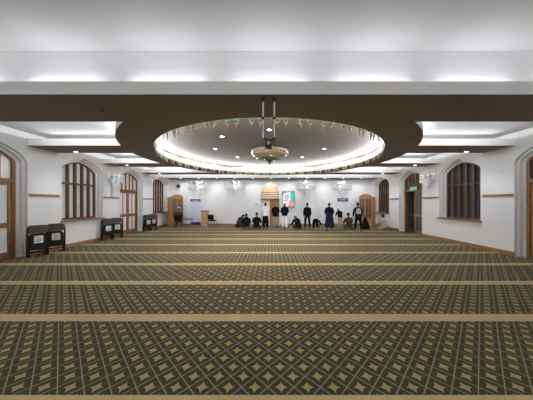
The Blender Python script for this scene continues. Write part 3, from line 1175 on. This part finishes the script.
def person(label, x, y, face, pose, top, legs, hair=(.02, .016, .013), cap=None, skin=None, scale=1.0, sock=(.03, .03, .03),
           skirt=None, hood=False, baggy=1.0, vest=None, hem=.0, rest=0.0):
    """pose: lean, head, thighL, shinL, thighR, shinR, armL, foreL, armR, foreR, spread, abd"""
    P = dict(lean=2, head=10, thL=0, shL=0, thR=0, shR=0, aL=5, fL=15, aR=5, fR=15, spread=4, ab=8, fin=0, hunch=0, feet=90)
    P.update(pose)
    t = thing('person', label, 'person', (x, y, rest), R(face), None)
    sk = skin or M_SKIN
    up = Vector((0, math.sin(R(P['lean'])), math.cos(R(P['lean']))))
    up2 = Vector((0, math.sin(R(P['lean'] + P['hunch'])), math.cos(R(P['lean'] + P['hunch']))))
    hd = Vector((0, math.sin(R(P['lean'] + P['hunch'] + P['head'])), math.cos(R(P['lean'] + P['hunch'] + P['head']))))
    pel = Vector((0, 0, 0))
    waist = pel + up * .17
    chest = waist + up2 * .19
    nb = chest + up2 * .13
    neck = nb + (up2 + hd).normalized() * .055
    headc = nb + hd * .185
    sh, el, wr, hip, kn, an, toe = {}, {}, {}, {}, {}, {}, {}
    ad, hdv = {}, {}
    for s, q in ((-1, 'L'), (1, 'R')):
        sh[q] = chest + up2 * .09 + Vector((s * .175, 0, 0))
        d1 = sag(P['a' + q], s * P['ab'])
        d2 = sag(P['f' + q], -s * P['fin'])
        el[q] = sh[q] + d1 * .28
        wr[q] = el[q] + d2 * .245
        ad[q] = d2
        hip[q] = pel + Vector((s * .085, 0, -.03))
        kn[q] = hip[q] + sag(P['th' + q], s * P['spread']) * .42
        an[q] = kn[q] + sag(P['sh' + q], s * P['spread'] * .3) * .40
        fa = P['feet'] + (P['sh' + q] if P['sh' + q] > -60 else -90 + (90 - P['feet']))
        toe[q] = an[q] + (sag(fa) * .17 if P['sh' + q] > -60 else sag(-100) * .15) + Vector((s * .03, 0, -.025 if P['sh' + q] > -60 else 0))
    low = min([an[q].z - .075 for q in 'LR'] + [kn[q].z - .075 for q in 'LR'] + [toe[q].z - .045 for q in 'LR'] + [pel.z - .13] + [wr[q].z - .035 for q in 'LR'])
    if rest:
        low = pel.z - .14
    off = Vector((0, 0, -low))
    for d in (sh, el, wr, hip, kn, an, toe):
        for q in d:
            d[q] = d[q] + off
    pel, waist, chest, nb, neck, headc = [p + off for p in (pel, waist, chest, nb, neck, headc)]
    t.scale = (scale,) * 3

    # body: one continuous surface with hands and head
    V, E, RR, roots = [], [], [], []

    def node(p, r_, prev=None):
        V.append(p)
        RR.append(r_)
        if prev is not None:
            E.append((prev, len(V) - 1))
        else:
            roots.append(len(V) - 1)
        return len(V) - 1
    a0 = node(pel, .115)
    a1 = node(waist, .105, a0)
    a2 = node(chest, .115, a1)
    a3 = node(nb, .06, a2)
    a4 = node(neck, .05, a3)
    node(headc - hd * .03, .055, a4)
    fingers = []
    for s, q in ((-1, 'L'), (1, 'R')):
        b = node(sh[q], .055, a2)
        b = node(el[q], .042, b)
        b = node(wr[q], .028, b)
        hv = ad[q]
        node(wr[q] + hv * .085, .032, b)
        sidev = Vector((s, 0, 0))
        fwd = hv.cross(sidev).normalized() * s          # towards the thumb side of the palm
        c = node(hip[q], .09, a0)
        c = node(kn[q], .058, c)
        c = node(an[q], .042, c)
        node(toe[q], .036, c)
        fingers.append((q, s, hv, fwd, sidev))
    for q, s, hv, fwd, sidev in fingers:
        palm = wr[q] + hv * .075
        curl = -sidev
        for j, (L1, L2) in enumerate(((.040, .034), (.045, .038), (.042, .035), (.033, .027))):
            base = palm + fwd * (.027 - .018 * j)
            d1 = (hv + curl * .18).normalized()
            d2 = (hv + curl * .75).normalized()
            f0 = node(base - hv * .015, .009)
            f1 = node(base + d1 * (L1 + .01), .0085, f0)
            node(base + d1 * (L1 + .01) + d2 * L2, .0072, f1)
        tb = wr[q] + hv * .035 + fwd * .022
        f0 = node(tb, .011)
        f1 = node(tb + (hv * .6 + fwd * .8).normalized() * .042, .0095, f0)
        node(tb + (hv * .6 + fwd * .8).normalized() * .042 + (hv + fwd * .2 + curl * .4).normalized() * .032, .008, f1)
    vs_, fs = skin_mesh(V, E, RR, roots)
    mb = MB().add(vs_, fs, 0)
    ang = P['lean'] + P['hunch'] + P['head']
    rot = Matrix.Rotation(-R(ang), 3, 'X')

    def H(px_, py_, pz_):
        return headc + rot @ Vector((px_, py_, pz_))
    # head: skull with jaw, nose, ears, eyes and mouth (face towards +y)
    rings = []
    for z, rx, ry, cy in ((-.118, .022, .022, .045), (-.108, .042, .045, .032), (-.085, .056, .070, .018), (-.045, .066, .084, .006), (0, .073, .093, 0), (.045, .074, .096, -.004), (.085, .062, .082, -.006), (.11, .038, .052, -.006), (.12, .012, .016, -.006)):
        rings.append([H(rx * math.cos(2 * PI * k / 14), cy + ry * math.sin(2 * PI * k / 14), z) for k in range(14)])
    mb.loft(rings)
    mb.loft([[H(w_ * math.cos(2 * PI * k / 6), .088 + d_ * (1 + math.sin(2 * PI * k / 6)) * .5, z) for k in range(6)] for z, w_, d_ in ((.02, .008, .01), (-.01, .012, .024), (-.03, .017, .032), (-.038, .012, .02))])
    for s in (-1, 1):
        mb.ball(H(s * .076, -.004, -.012), (.010, .022, .032), 0, 8, 6, rot)
        mb.ball(H(s * .030, .083, .012), (.013, .010, .009), 1, 8, 5, rot)
    mb.box(H(0, .085, -.062), (.042, .012, .010), 2, rot)
    mb.build('body', [sk, M_EYE, M_LIPS], t, smooth=True)

    # jacket or shirt: shaped torso and sleeves
    mt = cloth(top)
    mb = MB()

    def ring(c, axis, rx, ry, n=16):
        fy = Vector((1, 0, 0)).cross(axis).normalized() * -1
        return [c + Vector((1, 0, 0)) * rx * math.cos(2 * PI * k / n) + fy * ry * math.sin(2 * PI * k / n) for k in range(n)]
    hemc = pel - up * (.06 + hem)
    mb.loft([ring(hemc, up, .185 + hem * .1, .145 + hem * .08), ring(pel + up * .05, up, .182, .142), ring(waist, (up + up2).normalized(), .178, .132), ring(chest - up2 * .05, up2, .195, .138), ring(chest + up2 * .06, up2, .205, .128), ring(chest + up2 * .115, up2, .16, .10), ring(nb + up2 * .015, up2, .078, .075), ring(nb + up2 * .045, up2, .066, .066)])
    V, E, RR, roots = [], [], [], []
    for s, q in ((-1, 'L'), (1, 'R')):
        b = node(chest + up2 * .07 + Vector((s * .11, 0, 0)), .07)
        b = node(sh[q], .082, b)
        b = node(el[q], .064, b)
        node(wr[q] - ad[q] * .01, .047, b)
    vs_, fs = skin_mesh(V, E, RR, roots)
    mb.add(vs_, fs)
    if hood:
        mb.ball(nb + Vector((0, -.07, .02)), (.10, .06, .07), 0, 12, 8)
    jk = mb.build('jacket' if not vest else 'coat', mt, t, smooth=True)
    if vest:
        mb = MB()
        mb.loft([ring(waist - up * .06, up, .16, .155), ring(waist + up * .08, (up + up2).normalized(), .178, .158), ring(chest + up2 * .04, up2, .178, .15), ring(chest + up2 * .095, up2, .13, .115)])
        mb.build('vest', cloth(vest), t, smooth=True)
    # trousers
    V, E, RR, roots = [], [], [], []
    a0 = node(pel, .135)
    node(pel + up * .12, .13, a0)
    for s, q in ((-1, 'L'), (1, 'R')):
        c = node(hip[q], .105 * (1 + (baggy - 1) * .3), a0)
        c = node(kn[q], .078 * baggy, c)
        node(an[q] + (kn[q] - an[q]) * .06, .062 * baggy, c)
    vs_, fs = skin_mesh(V, E, RR, roots)
    MB().add(vs_, fs).build('trousers', cloth(legs), t, smooth=True)
    if skirt:
        z1, wx, wy, col = skirt
        mid = (an['L'] + an['R']) / 2
        e = Vector((mid.x, mid.y, z1))
        rg = []
        for i in range(7):
            f = i / 6
            c = (waist + up * .02).lerp(e, f)
            n = 20
            rg.append([c + Vector(((.185 + (wx - .185) * f) * math.cos(2 * PI * k / n) * (1 + .05 * f * math.cos(5 * 2 * PI * k / n)), (.15 + (wy - .15) * f) * math.sin(2 * PI * k / n) * (1 + .06 * f * math.cos(7 * 2 * PI * k / n)), 0)) for k in range(n)])
        MB().loft(rg).build('robe', cloth(col), t, smooth=True)
    # hair, cap and socks
    if cap:
        rings = [[H((rx + .006) * math.cos(2 * PI * k / 16), cy + (ry + .006) * math.sin(2 * PI * k / 16), z) for k in range(16)] for z, rx, ry, cy in ((.045, .076, .098, -.006), (.085, .074, .095, -.008), (.118, .068, .088, -.008), (.130, .05, .07, -.008), (.134, .01, .015, -.008))]
        MB().loft(rings).build('cap', cloth(cap), t, smooth=True)
    rings = []
    for z, rx, ry, cy in ((-.075, .052, .040, -.062), (-.04, .070, .062, -.042), (0, .079, .078, -.026), (.045, .081, .098, -.010), (.085, .070, .094, -.008), (.115, .045, .064, -.008), (.130, .014, .02, -.008)):
        rings.append([H(rx * math.cos(2 * PI * k / 16), cy + ry * math.sin(2 * PI * k / 16) - .006, z - (.012 if cap else 0)) for k in range(16)])
    MB().loft(rings if not cap else rings[:4]).build('hair', cloth(hair), t, smooth=True)
    for q in 'LR':
        V, E, RR, roots = [], [], [], []
        b = node(an[q] + (kn[q] - an[q]) * .12, .047)
        b = node(an[q] - Vector((0, 0, .02)), .05, b)
        node(toe[q], .043, b)
        vs_, fs = skin_mesh(V, E, RR, roots)
        MB().add(vs_, fs).build('sock', cloth(sock), t, smooth=True)
    return t


BLK = (.005, .005, .006)
CHAR = (.035, .033, .035)
GREY = (.16, .15, .14)
KNEEL = dict(lean=12, thL=78, shL=-88, thR=78, shR=-88, spread=10, aL=25, fL=75, aR=25, fR=75, ab=14, fin=12, head=28)
CROSS = dict(lean=22, hunch=14, thL=88, shL=-60, thR=88, shR=-62, spread=34, aL=35, fL=70, aR=35, fR=70, ab=16, fin=15, head=25)

person('person in charcoal coat sitting on the carpet, leftmost of the seated group', X(238.6, 14.4), 14.4, -30, dict(KNEEL, lean=26, hunch=12), CHAR, BLK, scale=1.1)
person('person in black sitting on the carpet, second of the seated group', X(246.4, 13.5), 13.5, 8, dict(KNEEL, lean=20), BLK, BLK, hood=True, scale=1.1)
person('person in black sitting nearest the standing man in the white shirt', X(256.6, 13.7), 13.7, -4, dict(KNEEL, lean=8, head=14), BLK, BLK, scale=1.1)
person('standing person in white shirt and loose black trousers before the niche', X(265.4, 13.8), 13.8, 0, dict(aL=4, aR=4, fL=62, fR=62, fin=38, ab=14, spread=3, head=14), (.70, .71, .72), BLK, baggy=1.55)
person('standing person in black jacket and grey trousers before the niche', X(275.6, 14.0), 14.0, 2, dict(aL=2, aR=2, fL=50, fR=50, fin=30, ab=12, spread=3, head=18), BLK, (.30, .27, .25), hair=(.32, .22, .14), baggy=1.35, hem=.06)
person('standing person in black hooded jacket, white trousers and white cap', X(284.6, 13.7), 13.7, -6, dict(aL=4, aR=8, fL=58, fR=58, fin=34, ab=12, spread=3, head=14), BLK, (.72, .72, .74), cap=(.72, .72, .72), hood=True, baggy=1.5, sock=(.7, .7, .7))
person('person in black hunched on the carpet below the colour screen', X(298.4, 13.6), 13.6, 14, dict(KNEEL, lean=28, hunch=22, head=20), BLK, BLK, hood=True, scale=1.1)
person('standing person all in black, alone below a crystal wall light', X(307.3, 13.7), 13.7, 0, dict(aL=0, aR=0, fL=10, fR=10, ab=9, spread=7, head=6), BLK, BLK)
person('person in black bowed down to the carpet with pale soles', X(315.5, 13.9), 13.9, -20, dict(lean=84, hunch=16, thL=8, shL=-90, thR=8, shR=-90, spread=8, aL=30, fL=100, aR=30, fR=100, ab=18, head=40), BLK, BLK, sock=(.62, .55, .52))
person('walking person in dark jacket and long navy robe', X(329.3, 12.6), 12.6, -14, dict(lean=10, head=26, thL=-10, shL=-22, thR=14, shR=2, aL=10, fL=60, aR=5, fR=50, fin=20, ab=14, spread=6), BLK, (.015, .02, .035), skirt=(.28, .29, .25, (.010, .015, .028)))
person('shorter person in black jacket and pale trousers with bowed head', X(340.2, 14.2), 14.2, 4, dict(lean=18, hunch=12, head=40, aL=20, aR=20, fL=70, fR=70, fin=24, ab=16, spread=4), BLK, (.42, .36, .31), scale=.83, sock=(.42, .36, .31), baggy=1.15)
person('person in brown jacket sitting on the carpet before the right bookcase', X(349.3, 13.5), 13.5, 0, dict(KNEEL, lean=14, head=10), (.075, .05, .032), (.03, .025, .02), scale=1.1)
person('walking person in black coat with a light grey vest panel', X(358.2, 12.5), 12.5, -6, dict(lean=5, head=14, thL=6, shL=4, thR=-5, shR=-8, aL=6, fL=30, aR=14, fR=24, ab=14, spread=7), BLK, BLK, vest=(.36, .38, .42), hem=.22)
person('person in pale beige robe and dark cap sitting under the end window', X(384.0, 13.3), 13.3, 20, dict(KNEEL, lean=6, head=8), (.46, .42, .36), (.44, .40, .34), cap=(.04, .03, .03), sock=(.4, .36, .32))
person('man in dark jacket and white cap seated on a black chair', X(178.4, 14.3), 14.30, 15, dict(lean=8, head=12, thL=86, shL=-2, thR=86, shR=-2, spread=8, aL=10, fL=50, aR=10, fR=50, ab=12, fin=15), (.03, .03, .035), (.05, .05, .055), cap=(.75, .75, .74), rest=.475)

# dark coat hanging from the walking person's hand
t = thing('coat', 'black coat trailing from the hand of the walking person in the vest', 'coat', (X(365.0, 12.75), 12.75, 0))
rg = []
for i, (z, wx, wy) in enumerate(((.10, .22, .10), (.25, .23, .11), (.50, .17, .09), (.70, .11, .07), (.82, .055, .05), (.86, .02, .02))):
    n = 18
    rg.append([Vector((.06 - .07 * z + wx * math.cos(2 * PI * k / n) * (1 + .09 * math.cos(6 * PI * k / n * 2)), wy * math.sin(2 * PI * k / n) * (1 + .12 * math.cos(5 * 2 * PI * k / n)), z)) for k in range(n)])
MB().loft(rg).build('coat_body', M_BLKFAB, t, smooth=True)
MB().tube([(.02, 0, .80), (.10, .02, .6), (.16, .02, .34), (.17, .02, .16)], [.04, .055, .06, .055], 10).build('sleeve', M_BLKFAB, t, smooth=True)
